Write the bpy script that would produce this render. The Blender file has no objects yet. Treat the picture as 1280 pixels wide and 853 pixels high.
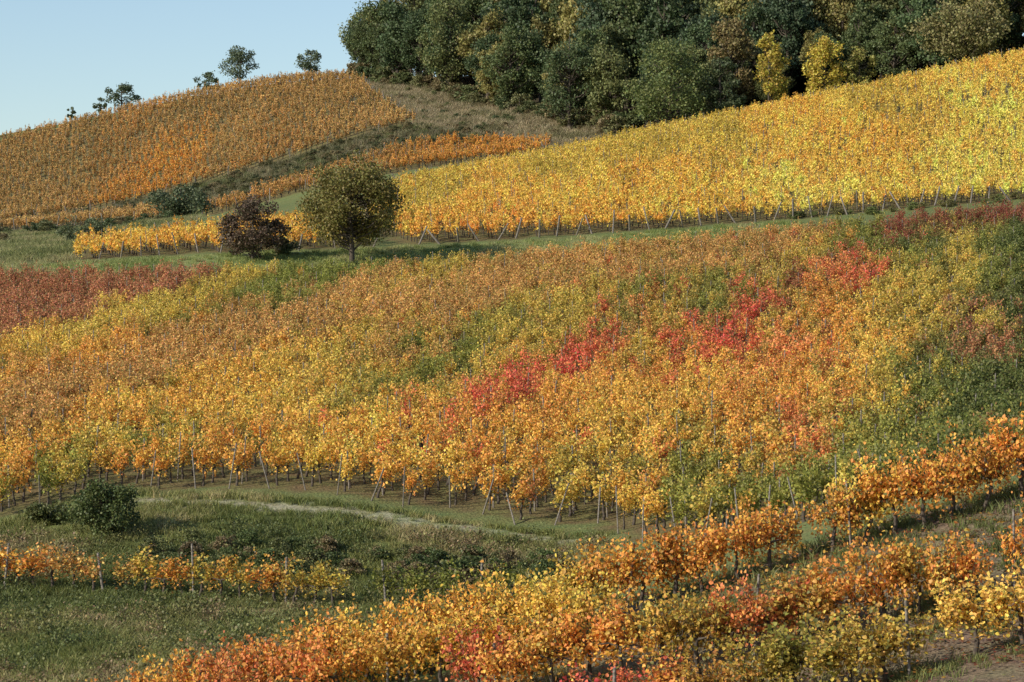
import bpy, math, numpy as np
from mathutils import Vector
rng = np.random.default_rng(7)
F = 3200.0; CU = 640.0; CV = 426.5      # bearings measured on the photo (focal length in px)

# ------------------------------------------------------------------ scene basics
scene = bpy.context.scene
scene.view_settings.view_transform = 'Standard'
scene.view_settings.look = 'None'
scene.view_settings.exposure = 0
SUN_DIR = Vector((-0.80, -0.46, 0.47)).normalized()

# ------------------------------------------------------------------ terrain heights
ctrl = [ # (bearing u, elevation v, distance)
 (250,918,60),(400,875,60),(640,815,60),(850,757,59),(1000,707,59),(1280,627,59),(1450,575,59),(80,965,60),
 (700,900,53),(900,852,53),(1100,800,53),(1280,748,53),(1450,700,53),
 (900,930,47),(1200,862,47),(1400,810,47),
 (100,860,72),(300,850,73),(500,850,73),(-150,850,75),(100,800,80),(350,805,80),(600,790,78),(850,730,75),(1100,650,75),(1300,598,76),
 (-150,735,92),(78,737,92),(388,757,90),(560,765,89),(750,735,88),(950,670,86),(1150,610,86),(1300,575,86),
 (100,690,98),(300,697,98),(500,705,97),
 (-200,665,106),(0,655,105),(150,618,109),(400,628,106),(740,672,101),(900,632,104),(1100,572,110),(1280,525,112),(1450,480,115),
 (0,510,140),(400,508,140),(700,508,140),(1000,460,150),(1280,405,155),(1450,370,160),(-200,512,140),
 (0,420,180),(400,410,178),(700,392,182),(1000,352,190),(1280,312,198),(-200,430,180),
 (-200,365,208),(0,356,210),(270,350,212),(500,342,215),(700,328,218),(930,308,220),(1100,292,222),(1280,274,225),(1450,255,228),
 (-200,340,224),(0,334,224),(100,328,226),(270,317,227),(500,309,230),(700,297,232),(930,281,237),(1100,265,240),(1280,250,242),(1450,235,245),
 (400,285,262),(600,258,262),(900,212,280),(1280,155,288),(1450,125,290),
 (480,240,300),(680,203,335),(800,177,338),(1000,136,335),(1280,76,330),(1450,40,330),(900,157,337),
 (280,285,260),(100,305,260),(0,310,270),(-150,312,270),
 (0,290,350),(270,270,350),(400,235,352),(500,215,358),(600,202,362),(700,193,365),(800,180,365),(1000,142,362),(1280,86,360),
 (60,277,390),(200,249,390),(380,200,392),(520,164,396),(0,284,385),(-150,300,385),(640,175,392),
 (700,155,402),(600,135,428),(540,120,445),(480,104,470),(780,165,392),(1000,120,395),(1280,75,390),
 (100,218,430),(300,165,435),(420,132,435),
 (-150,205,468),(0,177,470),(100,155,475),(200,131,480),(310,110,485),(400,100,486),(440,99,484),
 (700,110,450),(900,95,440),(1100,75,430),(1280,50,430),
]
P = [((u-CU)/F*d, d, (CV-v)/F*d) for u,v,d in ctrl]
P += [(0,0,-1.7),(0,12,-3.6),(8,12,-2.8),(-8,12,-4.6),(0,30,-7.2),(-12,30,-8.8),(12,32,-5.2),(-40,0,-9),(40,0,1),(40,30,1.5),
      (40,60,3),(-40,60,-12),(-60,105,-9),(-60,140,-5),(-150,230,5),(-200,400,14),(-160,480,33),(-200,560,30),(0,600,52),
      (-70,560,42),(-20,540,50),(150,560,62),(200,450,58),(180,330,46),(150,240,26),(100,160,9),(80,100,3),(-220,100,-12),(220,100,14),
      (-220,-40,-16),(220,-40,10),(-220,620,26),(220,620,62),(0,-40,-3)]
P = np.array(P,float)
S = 100.0
def phi(r2): 
    r2 = np.maximum(r2,1e-12); return 0.5*r2*np.log(r2)
X = P[:,:2]/S; n=len(X)
K = phi(((X[:,None]-X[None])**2).sum(-1)) + np.eye(n)*2e-4
A = np.zeros((n+3,n+3)); A[:n,:n]=K; A[:n,n]=1; A[:n,n+1:]=X; A[n,:n]=1; A[n+1:,:n]=X.T
W = np.linalg.solve(A, np.concatenate([P[:,2],[0,0,0]]))
GX = np.arange(-220,221,1.0); GY = np.arange(-40,621,1.0)
def rbf(q):
    out=np.empty(len(q))
    for i in range(0,len(q),20000):
        c=q[i:i+20000]/S
        out[i:i+20000]=phi(((c[:,None]-X[None])**2).sum(-1))@W[:n]+W[n]+c@W[n+1:]
    return out
gx,gy=np.meshgrid(GX,GY)
HG = rbf(np.stack([gx.ravel(),gy.ravel()],1)).reshape(gx.shape)

def hashn(i,j,s=0):
    v=np.sin(i*127.1+j*311.7+s*74.7)*43758.5453
    return v-np.floor(v)
def vnoise(x,y,s=0):
    xi=np.floor(x); yi=np.floor(y); fx=x-xi; fy=y-yi
    fx=fx*fx*(3-2*fx); fy=fy*fy*(3-2*fy)
    a=hashn(xi,yi,s);b=hashn(xi+1,yi,s);c=hashn(xi,yi+1,s);d=hashn(xi+1,yi+1,s)
    return (a*(1-fx)+b*fx)*(1-fy)+(c*(1-fx)+d*fx)*fy
def fbm(x,y,s=0,o=3):
    t=0;a=0.5;tot=0
    for k in range(o):
        t=t+a*vnoise(x*2**k,y*2**k,s+k); tot+=a; a*=0.5
    return t/tot
def H(x,y):
    x=np.asarray(x,float); y=np.asarray(y,float)
    cx=np.clip(x,-219.99,219.99); cy=np.clip(y,-39.99,619.99)
    i=np.floor(cx+220).astype(int); j=np.floor(cy+40).astype(int)
    fx=cx+220-i; fy=cy+40-j
    z=(HG[j,i]*(1-fx)+HG[j,i+1]*fx)*(1-fy)+(HG[j+1,i]*(1-fx)+HG[j+1,i+1]*fx)*fy
    z=z+(fbm(x/2.3,y/2.3,5)-0.5)*0.28
    out=np.hypot(x-cx,y-cy)
    return z*np.exp(-out/900.0)
def pt(u,d):            # bearing + distance -> ground x,y
    return ((u-CU)/F*d, float(d))
def poly(l): return np.array([pt(u,d) for u,d in l])
def inside(x,y,pg):
    r=np.zeros(np.shape(x),bool); k=len(pg); j=k-1
    for i in range(k):
        xi,yi=pg[i]; xj,yj=pg[j]
        c=((yi>y)!=(yj>y))&(x<(xj-xi)*(y-yi)/((yj-yi) if yj!=yi else 1e-9)+xi)
        r^=c; j=i
    return r
def survey(u,v,dmin,dmax,h=1.2):
    d=np.linspace(dmin,dmax,900); x=(u-CU)/F*d
    hit=np.nonzero(H(x,d)+h>=(CV-v)/F*d)[0]
    dd=d[hit[0]] if len(hit) else dmax
    return ((u-CU)/F*dd,dd)

# ------------------------------------------------------------------ parcels
PI = poly([(-260,107),(0,106),(150,110.5),(400,108),(600,105),(740,103),(830,97),(960,90),(1100,82),(1290,80),(1500,82),(1560,228),(1280,225),(1100,222),(930,220),(700,217),(500,213),(270,210),(0,208),(-260,206)])
PG = poly([(505,231),(700,233),(930,238),(1100,241),(1280,243),(1560,246),(1560,332),(1280,331),(1000,335),(800,338),(690,336),(590,322),(500,302),(455,268),(470,240)])
PS = poly([(90,227),(275,228),(400,229),(470,231),(440,262),(380,262),(290,250),(100,240)])
PB = poly([(-260,388),(0,392),(60,394),(200,393),(380,396),(525,402),(470,440),(446,484),(400,486),(310,485),(200,480),(100,475),(0,470),(-260,468)])
PD = poly([(255,352),(400,352),(500,357),(600,362),(680,370),(690,384),(620,388),(520,386),(400,372),(262,362)])
PE = poly([(0,355),(-260,350),(-260,368),(0,372),(240,372),(245,356)])
PGR= poly([(-260,60),(700,60),(760,101),(600,103.5),(400,106.5),(150,109.5),(0,105),(-260,106)])
PPATH = poly([(150,108),(400,105.5),(600,103),(740,100),(740,98.8),(600,101.8),(400,104.2),(150,106.8)])
PFOR = poly([(432,482),(470,470),(520,456),(600,430),(700,405),(780,388),(900,376),(1280,366),(1600,362),(1600,470),(1000,520),(500,520)])
PSLOPE = poly([(446,484),(525,402),(640,388),(700,372),(780,370),(780,390),(700,408),(600,434),(480,480)])
PBANK = poly([(-260,368),(0,372),(240,372),(262,362),(400,372),(520,386),(620,388),(640,390),(525,402),(380,396),(200,393),(0,392),(-260,388)])
PTRK = poly([(-260,208),(0,210),(270,212),(500,215),(700,219),(930,222),(1000,226),(1000,236),(930,236),(700,231),(500,229),(270,226),(100,226),(-260,226)])

# ------------------------------------------------------------------ materials
def new_mat(name):
    m=bpy.data.materials.new(name); m.use_nodes=True
    nt=m.node_tree; nt.nodes.clear(); return m,nt
def leaf_material(name, color=None, var=0.05, greenmix=0.10, transl=0.36, valr=(0.62,1.28)):
    m,nt=new_mat(name); N=nt.nodes; L=nt.links
    out=N.new('ShaderNodeOutputMaterial')
    a=N.new('ShaderNodeAttribute'); a.attribute_name='lr'
    if color is None:
        t=N.new('ShaderNodeAttribute'); t.attribute_type='INSTANCER'; t.attribute_name='tint'; col=t.outputs['Color']
    else:
        t=N.new('ShaderNodeRGB'); t.outputs[0].default_value=(*color,1); col=t.outputs[0]
    sep=N.new('ShaderNodeSeparateColor'); L.new(a.outputs['Color'],sep.inputs[0])
    mr=N.new('ShaderNodeMapRange'); mr.inputs['To Min'].default_value=0.5-var*0.5; mr.inputs['To Max'].default_value=0.5+var*0.5
    L.new(sep.outputs[0],mr.inputs['Value'])
    mv=N.new('ShaderNodeMapRange'); mv.inputs['To Min'].default_value=valr[0]; mv.inputs['To Max'].default_value=valr[1]
    L.new(sep.outputs[1],mv.inputs['Value'])
    hs=N.new('ShaderNodeHueSaturation'); L.new(mr.outputs[0],hs.inputs['Hue']); L.new(mv.outputs[0],hs.inputs['Value']); L.new(col,hs.inputs['Color'])
    gt=N.new('ShaderNodeMath'); gt.operation='LESS_THAN'; gt.inputs[1].default_value=greenmix; L.new(sep.outputs[2],gt.inputs[0])
    mx=N.new('ShaderNodeMix'); mx.data_type='RGBA'; mx.inputs['B'].default_value=(0.21,0.20,0.06,1)
    L.new(gt.outputs[0],mx.inputs['Factor']); L.new(hs.outputs[0],mx.inputs['A'])
    p=N.new('ShaderNodeBsdfPrincipled'); p.inputs['Roughness'].default_value=0.55; p.inputs['Specular IOR Level'].default_value=0.3
    L.new(mx.outputs['Result'],p.inputs['Base Color'])
    tr=N.new('ShaderNodeBsdfTranslucent'); L.new(mx.outputs['Result'],tr.inputs['Color'])
    ms=N.new('ShaderNodeMixShader'); ms.inputs[0].default_value=transl
    L.new(p.outputs[0],ms.inputs[1]); L.new(tr.outputs[0],ms.inputs[2]); L.new(ms.outputs[0],out.inputs[0])
    return m
def bark_material(name,c1,c2,scale=12):
    m,nt=new_mat(name); N=nt.nodes; L=nt.links
    out=N.new('ShaderNodeOutputMaterial'); p=N.new('ShaderNodeBsdfPrincipled'); p.inputs['Roughness'].default_value=0.9
    tc=N.new('ShaderNodeTexCoord'); no=N.new('ShaderNodeTexNoise'); no.inputs['Scale'].default_value=scale; no.inputs['Detail'].default_value=4
    L.new(tc.outputs['Object'],no.inputs['Vector'])
    cr=N.new('ShaderNodeValToRGB'); cr.color_ramp.elements[0].position=0.35; cr.color_ramp.elements[1].position=0.65
    cr.color_ramp.elements[0].color=(*c1,1); cr.color_ramp.elements[1].color=(*c2,1)
    L.new(no.outputs[0],cr.inputs[0]); L.new(cr.outputs[0],p.inputs['Base Color']); L.new(p.outputs[0],out.inputs[0])
    return m
M_LEAF=leaf_material('vine_leaf')
M_GRASS=leaf_material('grass_blade',None,0.05,0.0,0.3,(0.6,1.3))
M_TREE=leaf_material('tree_leaf',None,0.05,0.0,0.25,(0.55,1.35))
M_BARK=bark_material('bark',(0.035,0.025,0.018),(0.11,0.085,0.06))
M_POST=bark_material('weathered_wood',(0.11,0.09,0.07),(0.27,0.235,0.19),20)

# ------------------------------------------------------------------ mesh helpers
class MB:
    def __init__(s): s.v=[];s.f=[];s.m=[];s.lr=[];s.n=0
    def add(s,v,f,m,lr):
        s.v.append(v); s.f.append(f+s.n); s.m.append(np.full(len(f),m)); s.lr.append(lr); s.n+=len(v)
    def tube(s,pts,rad,sides=6,m=1):
        pts=np.array(pts,float); k=len(pts); rad=np.array(rad,float)
        tan=np.gradient(pts,axis=0); tan/=np.linalg.norm(tan,axis=1)[:,None]+1e-9
        ref=np.where(np.abs(tan[:,2:3])>0.9,[[1.,0,0]],[[0.,0,1]])
        a=np.cross(tan,ref); a/=np.linalg.norm(a,axis=1)[:,None]+1e-9; b=np.cross(tan,a)
        th=np.arange(sides)*2*np.pi/sides
        v=pts[:,None]+rad[:,None,None]*(np.cos(th)[None,:,None]*a[:,None]+np.sin(th)[None,:,None]*b[:,None])
        i=np.arange(k-1)[:,None]*sides; j=np.arange(sides)[None]; j2=(j+1)%sides
        f=np.stack([i+j,i+j2,i+sides+j2,i+sides+j],-1).reshape(-1,4)
        s.add(v.reshape(-1,3),f,m,np.full((len(f),3),0.5))
    def leaves(s,P,size,nb=(0,0,0.3),detail=False,m=0,tipdown=0.5,r=None,aspect=0.9):
        r=r or rng
        k=len(P); size=np.broadcast_to(size,(k,))*r.uniform(0.65,1.25,k)
        nrm=r.normal(0,1,(k,3)); nrm/=np.linalg.norm(nrm,axis=1)[:,None]; nrm=nrm*0.9+np.asarray(nb); nrm/=np.linalg.norm(nrm,axis=1)[:,None]
        t=r.normal(0,1,(k,3)); t[:,2]-=tipdown; t-= (t*nrm).sum(1)[:,None]*nrm; t/=np.linalg.norm(t,axis=1)[:,None]
        sd=np.cross(nrm,t); L=size[:,None]; w=L*aspect
        lr=r.uniform(0,1,(k,3))
        if detail:
            fo=nrm*L*0.14
            v=np.stack([P-t*L*0.4,P-t*L*0.32+sd*w*0.5+fo,P+t*L*0.15+sd*w*0.42+fo,P+t*L*0.55,P+t*L*0.15-sd*w*0.42+fo,P-t*L*0.32-sd*w*0.5+fo],1).reshape(-1,3)
            b=np.arange(k)[:,None]*6
            f=np.concatenate([b+[0,1,2,3],b+[0,3,4,5]],0); lr=np.concatenate([lr,lr],0)
        else:
            v=np.stack([P-t*L*0.5,P+sd*w*0.5,P+t*L*0.5,P-sd*w*0.5],1).reshape(-1,3)
            f=np.arange(k)[:,None]*4+np.array([0,1,2,3])
        s.add(v,f,m,lr)
    def mesh(s,name,mats):
        v=np.concatenate(s.v); f=np.concatenate(s.f).astype(np.int32); mi=np.concatenate(s.m).astype(np.int32); lr=np.concatenate(s.lr)
        me=bpy.data.meshes.new(name)
        me.vertices.add(len(v)); me.vertices.foreach_set('co',v.astype(np.float32).ravel())
        me.loops.add(f.size); me.loops.foreach_set('vertex_index',f.ravel())
        me.polygons.add(len(f)); me.polygons.foreach_set('loop_start',np.arange(0,f.size,4,dtype=np.int32))
        me.polygons.foreach_set('material_index',mi)
        at=me.attributes.new('lr','FLOAT_COLOR','CORNER')
        c=np.ones((f.size,4),np.float32); c[:,:3]=np.repeat(lr,4,axis=0); at.data.foreach_set('color',c.ravel())
        for m in mats: me.materials.append(m)
        me.update(calc_edges=True); return me

def variants(colname,base,builder,n):
    c=bpy.data.collections.new(colname)
    for i in range(n):
        me=builder(i)
        o=bpy.data.objects.new('%s.%03d'%(base,i),me); c.objects.link(o)
    return c

def scatter(name,xyz,rot,scl,tint,idx,coll):
    k=len(xyz); me=bpy.data.meshes.new(name)
    me.vertices.add(k); me.vertices.foreach_set('co',np.asarray(xyz,np.float32).ravel())
    a=me.attributes.new('rot','FLOAT_VECTOR','POINT'); a.data.foreach_set('vector',np.asarray(rot,np.float32).ravel())
    a=me.attributes.new('scl','FLOAT_VECTOR','POINT'); a.data.foreach_set('vector',np.asarray(scl,np.float32).ravel())
    a=me.attributes.new('tint','FLOAT_COLOR','POINT'); c=np.ones((k,4),np.float32); c[:,:3]=tint; a.data.foreach_set('color',c.ravel())
    a=me.attributes.new('idx','INT','POINT'); a.data.foreach_set('value',np.asarray(idx,np.int32))
    o=bpy.data.objects.new(name,me); scene.collection.objects.link(o)
    ng=bpy.data.node_groups.new(name+'_gn','GeometryNodeTree')
    ng.interface.new_socket('Geometry',in_out='INPUT',socket_type='NodeSocketGeometry')
    ng.interface.new_socket('Geometry',in_out='OUTPUT',socket_type='NodeSocketGeometry')
    N=ng.nodes; L=ng.links
    gi=N.new('NodeGroupInput'); go=N.new('NodeGroupOutput')
    ci=N.new('GeometryNodeCollectionInfo'); ci.inputs['Collection'].default_value=coll
    ci.inputs['Separate Children'].default_value=True; ci.inputs['Reset Children'].default_value=True
    ip=N.new('GeometryNodeInstanceOnPoints'); ip.inputs['Pick Instance'].default_value=True
    def na(nm,ty):
        q=N.new('GeometryNodeInputNamedAttribute'); q.data_type=ty; q.inputs['Name'].default_value=nm
        return [s for s in q.outputs if s.name=='Attribute' and s.enabled][0]
    L.new(gi.outputs[0],ip.inputs['Points']); L.new(ci.outputs[0],ip.inputs['Instance'])
    L.new(na('idx','INT'),ip.inputs['Instance Index']); L.new(na('rot','FLOAT_VECTOR'),ip.inputs['Rotation']); L.new(na('scl','FLOAT_VECTOR'),ip.inputs['Scale'])
    L.new(ip.outputs[0],go.inputs[0])
    md=o.modifiers.new('instances','NODES'); md.node_group=ng
    return o

# ------------------------------------------------------------------ plant builders
def vine(ncane,nleaf,ls,detail,seed,width=0.26,spread=0.6,lowf=0.12,jit=0.09):
    r=np.random.default_rng(seed); b=MB()
    k=5; t=np.linspace(0,1,k)
    lean=r.normal(0,0.07,2)
    tr=np.stack([lean[0]*t+r.normal(0,0.02,k),lean[1]*t+r.normal(0,0.02,k),t*0.78],1)
    b.tube(tr,np.linspace(0.06,0.038,k),6)
    for s in (-1,1):
        b.tube([tr[-1],tr[-1]+[s*0.25,0,0.07],tr[-1]+[s*0.5,0,0.02]],[0.03,0.02,0.012],5)
    pts=[]
    for c in range(ncane):
        x0=r.uniform(-spread,spread); ln=r.uniform(0.6,1.2)*(1 if r.random()>0.12 else 1.3)
        dx=r.normal(0,0.14); dy=r.normal(0,width); dr=r.uniform(0,0.35) if r.random()<0.6 else r.uniform(0.5,1.2)
        tt=np.linspace(0,1,6)
        cv=np.stack([x0+dx*tt,dy*tt*(0.6+0.8*tt),0.75+ln*tt-dr*tt**2.5],1)
        if detail: b.tube(cv,np.linspace(0.009,0.004,6),3)
        tl=r.uniform(0.0,1,nleaf)**0.85
        q=np.stack([np.interp(tl,tt,cv[:,i]) for i in range(3)],1)+r.normal(0,jit,(nleaf,3))
        pts.append(q)
    nl=int(ncane*nleaf*lowf)
    low=np.stack([r.uniform(-spread,spread,nl),r.normal(0,width*0.8,nl),r.uniform(0.45,0.9,nl)],1)
    pts.append(low)
    pts=np.concatenate(pts); pts[:,2]=np.maximum(pts[:,2],0.3)
    b.leaves(pts,ls,(0,0,0.35),detail,0,0.6,r)
    return b.mesh('grapevine',[M_LEAF,M_BARK])
def tree(Hh,R,seed,base=0.2,ncl=46,nl=150,ls=0.34,mats=None,sparse=1.0,wide=0.25,crmul=1.0):
    r=np.random.default_rng(seed); b=MB()
    k=7; t=np.linspace(0,1,k); hb=Hh*base
    bend=r.normal(0,0.03*Hh,2)
    tr=np.stack([bend[0]*t**2,bend[1]*t**2,t*Hh*0.85],1)
    r0=Hh*0.022+0.04
    b.tube(tr,r0*(1-t*0.85),8)
    cz=(hb+Hh)/2; hz=(Hh-hb)/2
    cents=[]
    while len(cents)<ncl:
        q=r.uniform(-1,1,3); d=np.linalg.norm(q)
        if d>1 or d<0.35: continue
        wz=1-wide*max(q[2],0)
        cents.append([q[0]*R*0.84*wz,q[1]*R*0.84*wz,cz+q[2]*hz*0.88])
    cents=np.array(cents)
    az=np.arctan2(cents[:,1],cents[:,0]); ph=r.uniform(0,6.28,3)
    lob=1+0.16*np.sin(2*az+ph[0]+cents[:,2]*0.3)+0.12*np.sin(3*az+ph[1]+cents[:,2]*0.5); cents[:,:2]*=lob[:,None]
    allp=[]
    for c in cents:
        z0=np.clip(c[2]-r.uniform(0.15,0.4)*Hh*0.5,hb*0.7+0.1,Hh*0.8); u=z0/(Hh*0.85)
        s=np.array([bend[0]*u*u,bend[1]*u*u,z0]); mid=(s+c)/2+[0,0,-0.03*Hh]
        b.tube([s,mid,c],[r0*0.35*(1-u*0.6),r0*0.2,r0*0.07],5)
        cr=R*r.uniform(0.16,0.34)*crmul; m=int(nl*sparse*r.uniform(0.7,1.3))
        q=r.normal(0,1,(m,3)); q/=np.linalg.norm(q,axis=1)[:,None]; q*=(r.uniform(0.2,1,m)**0.6)[:,None]*cr; q[:,2]*=0.75
        allp.append(c+q+r.normal(0,cr*0.16,(m,3)))
    pp=np.concatenate(allp); pp[:,2]=np.maximum(pp[:,2],0.12)
    b.leaves(pp,ls,(0,0,0.4),False,0,0.4,r)
    return b.mesh('tree',mats or [M_TREE,M_BARK])
def tuft(seed,nb=34,h=0.28,rad=0.28):
    r=np.random.default_rng(seed); b=MB()
    a=r.uniform(0,6.28,nb); q=rad*np.sqrt(r.uniform(0,1,nb)); base=np.stack([q*np.cos(a),q*np.sin(a),np.full(nb,-0.03)],1)
    hh=h*r.uniform(0.5,1.3,nb); le=r.normal(0,0.45,(nb,2))*hh[:,None]; w=r.uniform(0.008,0.018,nb); th=r.uniform(0,6.28,nb)
    s=np.stack([np.cos(th)*w,np.sin(th)*w,0*w],1)
    mid=base+np.stack([le[:,0]*0.35,le[:,1]*0.35,hh*0.6],1); tip=base+np.stack([le[:,0],le[:,1],hh],1)
    v=np.stack([base-s,base+s,mid+s*0.8,mid-s*0.8,tip+s*0.15,tip-s*0.15],1).reshape(-1,3)
    bb=np.arange(nb)[:,None]*6; f=np.concatenate([bb+[0,1,2,3],bb+[3,2,4,5]],0); lr=r.uniform(0,1,(nb,3)); 
    b.add(v,f,0,np.concatenate([lr,lr],0))
    return b.mesh('grass_tuft',[M_GRASS])
def weed(seed,k=90,rad=0.45,h=0.4,ls=0.09):
    r=np.random.default_rng(seed); b=MB()
    q=r.normal(0,0.45,(k,3)); q[:,:2]*=rad; q[:,2]=np.abs(q[:,2])*h*1.4+0.03
    b.leaves(q,ls,(0,0,0.5),False,0,0.2,r)
    for i in range(6):
        e=q[i]; b.tube([[e[0]*0.3,e[1]*0.3,0],e],[0.008,0.003],3)
    return b.mesh('weed',[M_TREE,M_BARK])
def litter(seed,k=60):
    r=np.random.default_rng(seed); b=MB()
    q=np.stack([r.normal(0,0.5,k),r.normal(0,0.4,k),r.uniform(0.02,0.07,k)],1)
    b.leaves(q,0.085,(0,0,2.5),False,0,0,r); return b.mesh('fallen_leaves',[M_LEAF])

C_NEAR=variants('near_vines','grapevine_plant',lambda i:vine(26,42,0.080,True,100+i,0.34,0.62,0.13),9)
C_MID =variants('mid_vines','grapevine_bush',lambda i:vine(12,29,0.110,False,200+i,0.23,0.40,0.08,0.08),10)
C_FAR =variants('far_vines','distant_grapevine',lambda i:vine(9,18,0.16,False,300+i,0.20,0.34,0.08,0.08),8)
C_FOR =variants('forest_variants','forest_tree',lambda i:tree(15+i%3,4.0+0.5*(i%4),400+i,0.12,64,130,0.40),8)
C_SHR =variants('shrub_variants','shrub',lambda i:tree(2.2,1.4,500+i,0.02,22,70,0.17),5)
C_TUF =variants('tuft_variants','grass_tuft',lambda i:tuft(600+i),6)
C_WEED=variants('weed_variants','weed',lambda i:weed(700+i),6)
C_LIT =variants('litter_variants','leaf_litter',lambda i:litter(800+i),4)
def post_mesh(h,r0):
    b=MB(); b.tube([[0,0,-0.2],[0.004,0,h*0.5],[0,0.006,h-0.02],[0,0,h],[0,0,h+0.001]],[r0*1.05,r0,r0*0.95,r0*0.8,0.001],7,0); return b.mesh('post',[M_POST])
C_POST=variants('post_variants','wooden_post',lambda i:post_mesh([1.75,1.9,1.65][i],[0.032,0.028,0.036][i]),3)

# ------------------------------------------------------------------ colours (linear albedo)
def srgb(r,g,b): 
    c=np.array([r,g,b])/255.; return np.where(c<=0.04045,c/12.92,((c+0.055)/1.055)**2.4)
COL=dict(Y=srgb(240,186,80),YO=srgb(232,168,74),O=srgb(204,156,86),G=srgb(138,140,60),YG=srgb(204,176,76),
         R=srgb(220,108,76),RO=srgb(226,144,80),DR=srgb(150,84,62),DG=srgb(96,104,50),BR=srgb(182,122,82),BY=srgb(248,200,92),
         OB=srgb(200,160,94))
def tints(x,y,controls,aniso=0.16,noise=0.55,rg=rng,gain=1.13,skew=0.0):
    cx=np.array([c[0] for c in controls]); cy=np.array([c[1] for c in controls]); cc=np.array([COL[c[2]] for c in controls])
    wx=x+(fbm(x/2.0,y/7,31)-0.5)*9*noise; wy=y+(fbm(x/2.0,y/7,41)-0.5)*48*noise
    dy=wy[:,None]-cy; d2=(wx[:,None]-cx-skew*dy)**2+(dy*aniso)**2
    w=1/(d2+1.0)**2.0; w/=w.sum(1)[:,None]
    cum=np.cumsum(w,1); pick=(rg.uniform(0,1,len(x))[:,None]>cum).sum(1).clip(0,len(controls)-1)
    t=0.65*cc[pick]+0.35*(w[:,:,None]*cc[None]).sum(1)
    t=t*(rg.normal(1,0.12,len(x)).clip(0.65,1.35))[:,None]*(0.82+0.36*fbm(x/4,y/14,51))[:,None]*gain
    t=t*0.97+0.03*t.mean(1)[:,None]
    return np.minimum(t,0.93)
def ctl(lst,dmin,dmax,h=1.2):
    o=[]
    for u,v,c in lst:
        x,y=survey(u,v,dmin,dmax,h); o.append((x,y,c))
    return o
cI=ctl([(0,345,'BR'),(80,370,'BR'),(180,345,'BR'),(250,335,'BR'),(30,395,'BR'),(120,360,'BR'),(-150,360,'BR'),
 (330,345,'YG'),(430,340,'G'),(380,348,'G'),(250,370,'YG'),(150,400,'YG'),(560,330,'YG'),(650,325,'O'),(800,312,'O'),(900,300,'O'),
 (400,380,'O'),(500,370,'O'),(300,400,'O'),(200,430,'O'),(100,450,'YO'),(0,440,'Y'),(600,360,'O'),(700,350,'O'),(850,335,'O'),(960,312,'O'),
 (450,430,'YG'),(560,440,'G'),(640,400,'YG'),(720,390,'YG'),(820,365,'G'),(900,370,'G'),(980,335,'YG'),(1060,300,'G'),(520,410,'O'),
 (400,490,'YG'),(330,480,'Y'),(500,520,'Y'),(100,540,'YO'),(250,560,'YO'),(0,520,'O'),(400,570,'Y'),(600,610,'YO'),(700,600,'YG'),(620,575,'Y'),(-150,520,'O'),(200,500,'Y'),(560,500,'YG'),(300,520,'Y'),(450,600,'Y'),
 (630,480,'R'),(700,465,'R'),(680,500,'YO'),(760,440,'RO'),(850,425,'R'),(930,400,'R'),(900,435,'R'),(980,430,'RO'),(1060,400,'YO'),(620,530,'YO'),(1030,530,'RO'),(500,555,'YO'),(1080,330,'R'),(1050,342,'RO'),(1000,352,'DR'),(1110,290,'DR'),(1180,272,'DR'),(1240,258,'DR'),(1150,310,'DG'),(1080,300,'G'),(1130,325,'G'),(720,500,'YO'),
 (980,385,'YG'),(1020,370,'YO'),(800,430,'YG'),(780,500,'Y'),(880,480,'Y'),(950,500,'YO'),(850,560,'Y'),(900,600,'YG'),(1100,440,'Y'),(1130,400,'YG'),(1190,350,'YG'),(750,540,'Y'),(1000,470,'YO'),(800,600,'Y'),(940,550,'Y'),(830,520,'Y'),(1080,480,'Y'),(1150,430,'YG'),(800,470,'YO'),(1120,350,'YG'),
 (1270,400,'DG'),(1200,460,'DG'),(1240,335,'G'),(1280,300,'DG'),(1150,510,'G'),(1200,520,'DG'),(1050,575,'G'),(960,600,'G'),(850,630,'G'),(760,640,'G'),(1270,480,'DG'),(1100,500,'YG'),(1400,400,'DG'),(1230,420,'BR'),(1190,400,'YG'),
 (0,600,'G'),(60,600,'YG'),(120,590,'G')],92,232)
cG=ctl([(700,210,'YG'),(900,165,'YG'),(800,180,'YG'),(1100,130,'YG'),(1100,160,'Y'),(1280,90,'Y'),(1280,150,'BY'),(600,250,'Y'),(1000,230,'BY'),(850,225,'Y'),(1200,200,'BY'),(550,235,'YG'),(700,250,'Y'),(1000,180,'Y'),(620,280,'YO'),(800,265,'Y'),(1400,150,'BY'),(1000,150,'Y')],232,350)
cB=ctl([(100,200,'OB'),(300,150,'OB'),(400,120,'OB'),(200,220,'YO'),(450,150,'OB'),(30,240,'OB'),(350,180,'O'),(150,170,'O'),(250,120,'OB')],385,500)
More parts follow.
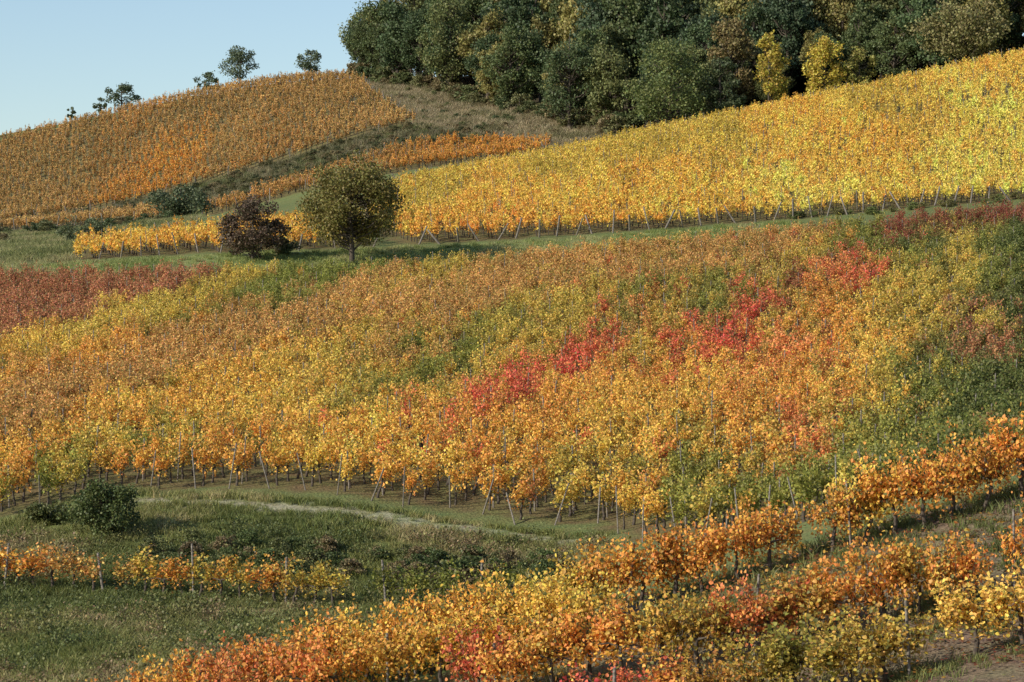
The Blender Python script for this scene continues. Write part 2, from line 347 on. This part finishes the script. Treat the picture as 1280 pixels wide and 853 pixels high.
def rows(pg,ang,spacing,step,miss=0.03,jit=0.10):
    d=np.array([math.cos(ang),math.sin(ang)]); nn=np.array([-d[1],d[0]])
    pr=pg@d; pn=pg@nn
    a=np.arange(pr.min(),pr.max(),step); b=np.arange(pn.min(),pn.max(),spacing)
    B,A=np.meshgrid(b,a,indexing='ij'); A=A+rng.uniform(-.5,.5,(len(b),1))*step+rng.normal(0,jit,A.shape); Bj=B+rng.normal(0,0.05,B.shape)
    x=A*d[0]+Bj*nn[0]; y=A*d[1]+Bj*nn[1]; m=inside(x,y,pg)
    ends=[]
    for i in range(len(b)):
        k=np.nonzero(m[i])[0]
        if len(k)>3: ends.append((x[i,k[0]],y[i,k[0]],-1)); ends.append((x[i,k[-1]],y[i,k[-1]],1))
    pi=(np.arange(A.shape[1])%5==2)[None,:]&m&(rng.random(A.shape)<0.8)
    posts=np.stack([x[pi]+d[0]*step/2,y[pi]+d[1]*step/2],1)
    keep=m&(rng.random(m.shape)>miss)
    return x[keep],y[keep],np.array(ends),posts,d
POSTS=[]  # x,y,rx,ry,rz,height,thickness
def add_posts(ends,posts,d,frac_end=0.8,scl=1.0,lean=0.45,th=1.5):
    for (x,y,s) in ends:
        if rng.random()>frac_end: continue
        px=x+d[0]*s*0.7; py=y+d[1]*s*0.7
        tl=lean*rng.uniform(0.3,1.2)
        POSTS.append((px,py,-d[1]*s*tl*1.0,d[0]*s*tl,rng.uniform(0,6.28),scl*rng.uniform(0.85,1.05),th))
    for (x,y) in posts:
        POSTS.append((x,y,rng.normal(0,0.05),rng.normal(0,0.05),0,scl*rng.uniform(0.92,1.14),1))
def plant(name,x,y,ang,tint,coll,nvar,s=(0.85,1.15),hs=(0.9,1.2)):
    k=len(x); z=H(x,y)-0.03
    rot=np.stack([rng.normal(0,0.05,k),rng.normal(0,0.05,k),ang+rng.choice([0,math.pi],k)+rng.normal(0,0.12,k)],1)
    sx=rng.uniform(*s,k); sz=rng.uniform(*hs,k)*(0.93+0.14*fbm(x/4,y/4,77))
    return scatter(name,np.stack([x,y,z],1),rot,np.stack([sx,sx*rng.uniform(0.85,1.2,k),sz],1),tint,rng.integers(0,nvar,k),coll)

ang=math.atan2(1,0.36)
x,y,e,p,d=rows(PI,ang,1.65,1.08,0.03)
plant('vineyard_main_slope_vines',x,y,ang,tints(x,y,cI,aniso=0.10,skew=0.2),C_MID,10,hs=(0.95,1.22))
add_posts(e,p,d,0.95,1.0,0.45,1.0)
ang=math.atan2(1,-0.35)
x,y,e,p,d=rows(PG,ang,1.75,1.12,0.04)
plant('golden_vineyard_vines',x,y,ang,tints(x,y,cG,gain=1.24),C_FAR,8,hs=(1.0,1.28)); add_posts(e,p,d,1.0,1.15,0.6,2.4)
x,y,e,p,d=rows(PS,ang,1.7,1.1,0.04)
plant('golden_vineyard_strip_vines',x,y,ang,tints(x,y,[(-30,230,'Y'),(-20,232,'Y'),(-15,240,'YG')]),C_FAR,8); add_posts(e,p,d,0.9,1.1,0.5,2)
ang=math.atan2(0.8,1)
x,y,e,p,d=rows(PB,ang,2.5,1.05,0.05)
plant('hilltop_vineyard_vines',x,y,ang,tints(x,y,cB,gain=1.12),C_FAR,8,hs=(1.0,1.25))
add_posts(e,p,d,0.95,1.1,0.4,2)
for pg,nm,aa in ((PD,'terrace_vineyard_vines',math.atan2(0.5,1)),(PE,'lower_terrace_vineyard_vines',math.atan2(1,0.3))):
    x,y,e,p,d=rows(pg,aa,2.0,1.1,0.06)
    plant(nm,x,y,aa,tints(x,y,[(-30,360,'O'),(0,375,'YO'),(10,378,'OB'),(-60,360,'OB')],gain=1.08),C_FAR,8)
    add_posts(e,p,d,0.9,1.1,0.4,2)

def line_row(pl,step):
    pl=np.array([pt(u,d) for u,d in pl]); seg=np.linalg.norm(np.diff(pl,axis=0),axis=1); cu=np.concatenate([[0],np.cumsum(seg)])
    s=np.arange(0,cu[-1],step); return np.interp(s,cu,pl[:,0]),np.interp(s,cu,pl[:,1])
def sidecontrols(l,d): return [((u-CU)/F*d,d,c) for u,c in l]
def side_row(name,pl,step,ctr,coll,nv,d,postevery=5,hs=(0.9,1.1),miss=0.03,pscl=1.0,s=(0.9,1.15),jy=0.08,th=1.2,gain=1.06):
    x,y=line_row(pl,step); ang=math.atan2(y[-1]-y[0],x[-1]-x[0])
    x=x+rng.normal(0,0.06,len(x)); y=y+rng.normal(0,jy,len(y))
    k=rng.random(len(x))>miss
    cc=sidecontrols(ctr,d)
    plant(name,x[k],y[k],ang,tints(x[k],y[k],cc,1.0,0.03,gain=gain),coll,nv,s,hs)
    for i in range(0,len(x),postevery): POSTS.append((x[i]+0.4,y[i]-0.2,rng.normal(0,.06),rng.normal(0,.07),0,pscl*rng.uniform(.9,1.05),th))
c1=[(250,'YO'),(400,'YO'),(450,'Y'),(560,'Y'),(700,'YG'),(760,'Y'),(850,'YO'),(1000,'YO'),(1100,'Y'),(1150,'YO'),(1250,'YO'),(620,'Y'),(940,'YO'),(330,'YO'),(300,'RO')]
side_row('foreground_vine_row',[(-40,60),(400,60),(640,60),(850,59.3),(1280,59),(1600,59)],0.72,c1,C_NEAR,9,59.5,7,hs=(1.0,1.2),jy=0.14,th=1.0,pscl=0.95)
side_row('foreground_vine_row.001',[(60,58.4),(640,58),(760,57.8)],0.82,c1,C_NEAR,9,58,9,hs=(0.95,1.12),jy=0.16,th=1.0,pscl=0.9)
side_row('foreground_vine_row.002',[(600,55),(1000,53.5),(1600,52.6)],0.78,
  [(640,'YO'),(690,'R'),(730,'RO'),(760,'YO'),(800,'YO'),(850,'YG'),(910,'YO'),(950,'RO'),(975,'R'),(1005,'RO'),(1030,'Y'),(1055,'DR'),(1090,'YO'),(1140,'YG'),(1190,'R'),(1215,'YO'),(1240,'YO'),(1280,'YO')],C_NEAR,9,53,7,hs=(0.98,1.16),miss=0.04,jy=0.14,th=1.0,pscl=0.95)
side_row('foreground_vine_row.003',[(740,49.5),(1200,49),(1600,49)],0.82,
  [(780,'R'),(860,'YO'),(900,'YG'),(960,'G'),(1000,'YG'),(1050,'DR'),(1090,'YG'),(1150,'YO'),(1220,'BY'),(1280,'BY')],C_NEAR,9,49,7,hs=(0.85,1.0),miss=0.08,jy=0.2,th=1.0,pscl=0.9)
side_row('valley_vine_row',[(-250,92),(78,92),(388,90),(640,88.3)],0.70,
  [(-150,'O'),(30,'YO'),(100,'O'),(160,'YG'),(210,'YO'),(280,'YG'),(340,'YO'),(420,'YG'),(500,'G'),(560,'G')],C_MID,10,91,5,hs=(0.84,1.02),miss=0.04,pscl=1.0,th=1.4)

P_=np.array(POSTS)
scatter('vineyard_posts',np.stack([P_[:,0],P_[:,1],H(P_[:,0],P_[:,1])],1),P_[:,2:5],np.stack([P_[:,6],P_[:,6],P_[:,5]],1),np.ones((len(P_),3)),rng.integers(0,3,len(P_)),C_POST)

# ------------------------------------------------------------------ single trees
def single(name,u,d,vtop,width,seed,color,base=0.12,ncl=50,nl=150,ls=0.25,transl=0.25,valr=(0.55,1.35),wide=0.25,crmul=1.0):
    x=(u-CU)/F*d; z=float(H(x,d)); Hh=(CV-vtop)/F*d-z; R=width/F*d/2
    m=leaf_material(name+'_leaf',color,0.06,0.0,transl,valr)
    me=tree(Hh,R,seed,base,ncl,nl,ls,[m,M_BARK],1.0,wide,crmul)
    o=bpy.data.objects.new(name,me); o.location=(x,d,z-0.1); scene.collection.objects.link(o); return o
single('walnut_tree',440,220,186,150,41,(0.21,0.18,0.05),0.15,120,180,0.21,wide=0.05,valr=(0.7,1.2),crmul=0.9)
single('russet_bush',316,222,244,80,12,(0.13,0.09,0.055),0.04,48,170,0.2)
single('green_bush',224,335,228,86,13,(0.12,0.145,0.07),0.03,40,130,0.3)
HT=(0.12,0.15,0.08)
single('hilltop_oak_tree',300,492,56,60,14,HT,0.2,34,90,0.33)
single('hilltop_oak_tree.001',262,494,88,32,15,HT,0.1,20,70,0.33)
single('hilltop_oak_tree.002',152,494,98,46,16,HT,0.1,26,80,0.33)
single('hilltop_oak_tree.003',388,494,58,46,17,HT,0.15,26,70,0.33)
single('hilltop_oak_tree.004',90,494,132,16,18,HT,0.1,10,60,0.33)
single('hilltop_oak_tree.005',125,494,120,24,19,HT,0.1,12,60,0.33)
single('valley_bush',130,101,596,104,20,(0.11,0.135,0.04),0.02,60,170,0.10)
single('valley_bush.001',60,104,624,70,22,(0.12,0.13,0.04),0.02,34,150,0.10)
single('meadow_bush',108,262,270,64,21,(0.15,0.17,0.08),0.02,26,100,0.2)

# ------------------------------------------------------------------ forest
bb=PFOR
x=rng.uniform(bb[:,0].min(),bb[:,0].max(),9000); y=rng.uniform(bb[:,1].min(),bb[:,1].max(),9000); m=inside(x,y,bb); x=x[m];y=y[m]
sel=[]
for i in range(len(x)):
    if all((x[i]-x[j])**2+(y[i]-y[j])**2>5.4**2 for j in sel): sel.append(i)
x=x[sel]; y=y[sel]; k=len(x)
pal=np.array([[0.085,0.12,0.048],[0.12,0.15,0.054],[0.165,0.175,0.06],[0.07,0.10,0.048],[0.26,0.225,0.07],[0.5,0.38,0.07],[0.27,0.21,0.08]])
pk=rng.choice(7,k,p=[0.20,0.22,0.22,0.10,0.17,0.025,0.065])
tt=pal[pk]*rng.uniform(0.8,1.3,k)[:,None]
back=inside(x,y,poly([(520,475),(700,425),(900,392),(1280,384),(1700,380),(1700,540),(500,540)]))
sz=np.where(back,rng.uniform(1.0,1.4,k),rng.uniform(0.6,1.05,k))
scatter('forest_trees',np.stack([x,y,H(x,y)-0.2],1),np.stack([0*x,0*x,rng.uniform(0,6.28,k)],1),np.stack([sz*rng.uniform(.8,1.1,k),sz*.9,sz],1),tt,rng.integers(0,8,k),C_FOR)
single('yellow_forest_tree',962,370,34,46,31,(0.5,0.39,0.07),0.05,46,80,0.33,wide=0.1,crmul=1.3)
single('yellow_forest_tree.001',1030,369,38,52,32,(0.55,0.42,0.07),0.05,50,80,0.33,wide=0.1,crmul=1.3)
single('yellow_forest_tree.002',1075,370,54,42,36,(0.3,0.27,0.07),0.05,34,80,0.33,wide=0.1,crmul=1.3)
single('forest_edge_oak_tree',838,370,46,126,33,(0.155,0.18,0.055),0.03,90,130,0.32)
single('forest_edge_oak_tree.001',712,398,24,92,34,(0.10,0.13,0.05),0.03,75,130,0.34)
single('forest_edge_oak_tree.002',1205,365,-10,120,35,(0.26,0.23,0.09),0.1,70,120,0.36)
single('forest_edge_oak_tree.003',470,480,-14,78,37,(0.12,0.15,0.05),0.12,56,110,0.36)
single('forest_edge_oak_tree.004',560,446,-10,90,38,(0.165,0.18,0.06),0.1,60,120,0.36)
single('forest_edge_oak_tree.005',900,369,60,60,39,(0.085,0.105,0.046),0.04,46,120,0.34)
single('forest_edge_oak_tree.006',640,420,20,84,40,(0.12,0.15,0.052),0.05,60,120,0.36)

# ------------------------------------------------------------------ shrubs (edges, banks)
sx,sy,ss,st=[],[],[],[]
def sh(pg,nn,smin,smax,cols):
    n0=0
    while n0<nn:
        a=rng.uniform(pg[:,0].min(),pg[:,0].max()); b=rng.uniform(pg[:,1].min(),pg[:,1].max())
        if inside(np.array(a),np.array(b),pg):
            sx.append(a);sy.append(b);ss.append(rng.uniform(smin,smax));st.append(np.array(cols[rng.integers(len(cols))])*rng.uniform(.8,1.2)); n0+=1
gcol=[(0.10,0.13,0.05),(0.13,0.15,0.055),(0.18,0.175,0.07),(0.24,0.19,0.09)]
sh(poly([(440,478),(520,452),(600,426),(700,401),(790,384),(790,392),(700,410),(600,436),(520,462),(470,482)]),140,0.5,1.6,gcol)
sh(PSLOPE,130,0.2,0.6,gcol+[(0.3,0.23,0.12)])
sh(PBANK,620,0.25,0.55,[(0.11,0.12,0.05),(0.15,0.14,0.055),(0.24,0.19,0.09)])
sh(poly([(-200,300),(-200,345),(240,348),(240,300),(100,262)]),70,0.3,0.9,gcol)
sh(poly([(985,240),(1290,244),(1560,247),(1560,243),(1280,240.5),(985,237)]),50,0.25,0.42,[(0.17,0.2,0.06),(0.22,0.2,0.07)])
sh(poly([(280,225),(370,225),(370,228),(280,228)]),5,0.4,0.9,gcol)
sh(poly([(180,101),(500,98),(700,96),(720,92),(500,93),(180,95)]),100,0.2,0.42,[(0.10,0.13,0.04),(0.14,0.15,0.05),(0.2,0.15,0.07)])
k=len(sx); sx=np.array(sx);sy=np.array(sy);ss=np.array(ss)
scatter('bank_shrubs',np.stack([sx,sy,H(sx,sy)-0.1],1),np.stack([0*sx,0*sx,rng.uniform(0,6.28,k)],1),np.stack([ss*1.2,ss*1.2,ss],1),np.array(st),rng.integers(0,5,k),C_SHR)

# ------------------------------------------------------------------ grass and weeds
def scat_poly(pg,dens):
    a=(pg[:,0].max()-pg[:,0].min())*(pg[:,1].max()-pg[:,1].min()); k=int(a*dens)
    x=rng.uniform(pg[:,0].min(),pg[:,0].max(),k); y=rng.uniform(pg[:,1].min(),pg[:,1].max(),k); m=inside(x,y,pg); return x[m],y[m]
def grass(name,x,y,cols,smin,smax,coll=None,nv=6):
    k=len(x); n1=fbm(x/3.5,y/6,61); c=np.array(cols); i=np.clip((n1*1.9-0.45+rng.normal(0,0.13,k))*len(c),0,len(c)-1).astype(int)
    s=rng.uniform(smin,smax,k)*(0.6+0.8*fbm(x/2,y/3,62))
    scatter(name,np.stack([x,y,H(x,y)],1),np.stack([0*x,0*x,rng.uniform(0,6.28,k)],1),np.stack([s,s,s],1),c[i]*rng.uniform(.8,1.2,k)[:,None],rng.integers(0,nv,k),coll or C_TUF)
gc=[(0.15,0.17,0.045),(0.20,0.21,0.055),(0.26,0.25,0.08),(0.38,0.32,0.14)]
x,y=scat_poly(PGR,9); m=~inside(x,y,PPATH); grass('valley_grass',x[m],y[m],gc,0.65,1.2)
x,y=scat_poly(PGR,2.0); m=~inside(x,y,PPATH)&(y<102); grass('valley_weeds',x[m],y[m],[(0.11,0.13,0.04),(0.15,0.165,0.05),(0.20,0.19,0.06),(0.24,0.17,0.08)],0.5,1.1,C_WEED)
x,y=scat_poly(PPATH,6); grass('path_grass',x,y,[(0.38,0.35,0.17),(0.27,0.29,0.10)],0.25,0.5)
x,y=scat_poly(PSLOPE,2.2); grass('dry_slope_grass',x,y,[(0.24,0.20,0.10),(0.34,0.27,0.15),(0.42,0.34,0.20),(0.24,0.21,0.10)],1.8,3.0)
PM=poly([(-260,226),(100,226),(100,262),(250,262),(250,345),(-260,345)])
x,y=scat_poly(PM,2.2); grass('meadow_grass',x,y,[(0.17,0.18,0.06),(0.22,0.23,0.08),(0.29,0.28,0.11),(0.35,0.31,0.14)],1.0,1.9)
x,y=scat_poly(PTRK,3.0); grass('track_grass',x,y,[(0.24,0.28,0.08),(0.29,0.32,0.10),(0.36,0.34,0.14)],0.8,1.4)
x,y=scat_poly(PBANK,1.3); grass('bank_grass',x,y,[(0.16,0.15,0.07),(0.25,0.21,0.11),(0.16,0.17,0.06)],1.5,2.6)
PF=poly([(560,44),(1600,40),(1600,62),(800,62),(560,62)])
x,y=scat_poly(PF,8); m=fbm(x/1.8,y/1.8,88)>0.36; grass('vineyard_floor_grass',x[m],y[m],[(0.15,0.17,0.05),(0.2,0.21,0.065),(0.3,0.25,0.12)],0.4,1.0)
x,y=scat_poly(PF,1.8); k=len(x)
scatter('fallen_vine_leaves',np.stack([x,y,H(x,y)+0.01],1),np.stack([0*x,0*x,rng.uniform(0,6.28,k)],1),np.ones((k,3)),np.array([COL['O'],COL['BR'],COL['DR'],COL['YO']])[rng.integers(0,4,k)]*0.7,rng.integers(0,4,k),C_LIT)

# ------------------------------------------------------------------ ground sheet
def axis(core,far): 
    return np.concatenate([-far[::-1]+core[0],core,far+core[-1]])
far=np.array([6,15,30,60,120,250,500,1000,2000,3500.])
xs=axis(np.arange(-170,181,1.0),far)
ys=np.concatenate([[-3000,-1500,-700,-300,-120,-50],np.arange(-20,40,2.0),np.arange(40,115,0.7),np.arange(115,525,1.4),525+far])
gx,gy=np.meshgrid(xs,ys); fxv=gx.ravel(); fyv=gy.ravel(); z=H(fxv,fyv)
nx_=len(xs); ny_=len(ys)
i=np.arange(ny_-1)[:,None]*nx_+np.arange(nx_-1)[None]; f=np.stack([i,i+1,i+1+nx_,i+nx_],-1).reshape(-1,4).astype(np.int32)
me=bpy.data.meshes.new('hillside_terrain')
me.vertices.add(len(z)); me.vertices.foreach_set('co',np.stack([fxv,fyv,z],1).astype(np.float32).ravel())
me.loops.add(f.size); me.loops.foreach_set('vertex_index',f.ravel()); me.polygons.add(len(f)); me.polygons.foreach_set('loop_start',np.arange(0,f.size,4,dtype=np.int32))
gcv=np.tile(np.array([0.15,0.17,0.06]),(len(z),1))
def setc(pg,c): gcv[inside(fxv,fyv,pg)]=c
setc(PBANK,(0.15,0.13,0.07)); setc(PTRK,(0.23,0.26,0.09))
for pg in (PI,PG,PS,PB,PD,PE): setc(pg,(0.16,0.135,0.055))
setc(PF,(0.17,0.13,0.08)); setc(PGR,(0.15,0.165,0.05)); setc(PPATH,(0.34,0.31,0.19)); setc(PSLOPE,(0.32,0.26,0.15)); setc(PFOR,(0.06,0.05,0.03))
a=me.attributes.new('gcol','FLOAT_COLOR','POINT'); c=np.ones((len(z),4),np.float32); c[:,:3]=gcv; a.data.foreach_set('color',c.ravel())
me.update(calc_edges=True); me.polygons.foreach_set('use_smooth',np.ones(len(f),bool))
m,nt=new_mat('ground'); N=nt.nodes; L=nt.links
out=N.new('ShaderNodeOutputMaterial'); p=N.new('ShaderNodeBsdfPrincipled'); p.inputs['Roughness'].default_value=0.95; p.inputs['Specular IOR Level'].default_value=0.1
at=N.new('ShaderNodeAttribute'); at.attribute_name='gcol'; tc=N.new('ShaderNodeTexCoord')
n1=N.new('ShaderNodeTexNoise'); n1.inputs['Scale'].default_value=0.9; n1.inputs['Detail'].default_value=8; L.new(tc.outputs['Object'],n1.inputs['Vector'])
n2=N.new('ShaderNodeTexNoise'); n2.inputs['Scale'].default_value=9; n2.inputs['Detail'].default_value=6; L.new(tc.outputs['Object'],n2.inputs['Vector'])
mr=N.new('ShaderNodeMapRange'); mr.inputs['From Min'].default_value=0.3; mr.inputs['From Max'].default_value=0.7; mr.inputs['To Min'].default_value=0.6; mr.inputs['To Max'].default_value=1.4; L.new(n2.outputs[0],mr.inputs['Value'])
hs=N.new('ShaderNodeHueSaturation'); mh=N.new('ShaderNodeMapRange'); mh.inputs['From Min'].default_value=0.3; mh.inputs['From Max'].default_value=0.7; mh.inputs['To Min'].default_value=0.46; mh.inputs['To Max'].default_value=0.53
L.new(n1.outputs[0],mh.inputs['Value']); L.new(mh.outputs[0],hs.inputs['Hue']); L.new(mr.outputs[0],hs.inputs['Value']); L.new(at.outputs['Color'],hs.inputs['Color'])
L.new(hs.outputs[0],p.inputs['Base Color']); bu=N.new('ShaderNodeBump'); bu.inputs['Strength'].default_value=0.8; bu.inputs['Distance'].default_value=0.1; L.new(n2.outputs[0],bu.inputs['Height']); L.new(bu.outputs[0],p.inputs['Normal'])
L.new(p.outputs[0],out.inputs[0]); me.materials.append(m)
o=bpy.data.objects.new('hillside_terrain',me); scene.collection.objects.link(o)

# ------------------------------------------------------------------ light, sky, camera
w=bpy.data.worlds.new('World'); scene.world=w; w.use_nodes=True; nt=w.node_tree; nt.nodes.clear()
bg=nt.nodes.new('ShaderNodeBackground'); wo=nt.nodes.new('ShaderNodeOutputWorld'); sk=nt.nodes.new('ShaderNodeTexSky'); sk.sky_type='NISHITA'; sk.sun_disc=False
sk.sun_elevation=math.asin(SUN_DIR.z); sk.sun_rotation=math.atan2(SUN_DIR.x,SUN_DIR.y)%(2*math.pi); sk.air_density=1.0; sk.dust_density=0.5; sk.ozone_density=1.8
bg.inputs['Strength'].default_value=0.15
nt.links.new(sk.outputs[0],bg.inputs[0]); nt.links.new(bg.outputs[0],wo.inputs[0])
sl=bpy.data.lights.new('sun','SUN'); sl.energy=5.0; sl.angle=math.radians(0.5); sl.color=(1,0.94,0.83)
so=bpy.data.objects.new('sun',sl); so.rotation_euler=SUN_DIR.to_track_quat('Z','Y').to_euler(); scene.collection.objects.link(so)
cd=bpy.data.cameras.new('camera'); cd.lens=90; cd.sensor_width=36; cd.clip_start=0.5; cd.clip_end=8000
co=bpy.data.objects.new('camera',cd); co.location=(0,0,0); co.rotation_euler=(math.radians(90),0,0); scene.collection.objects.link(co); scene.camera=co
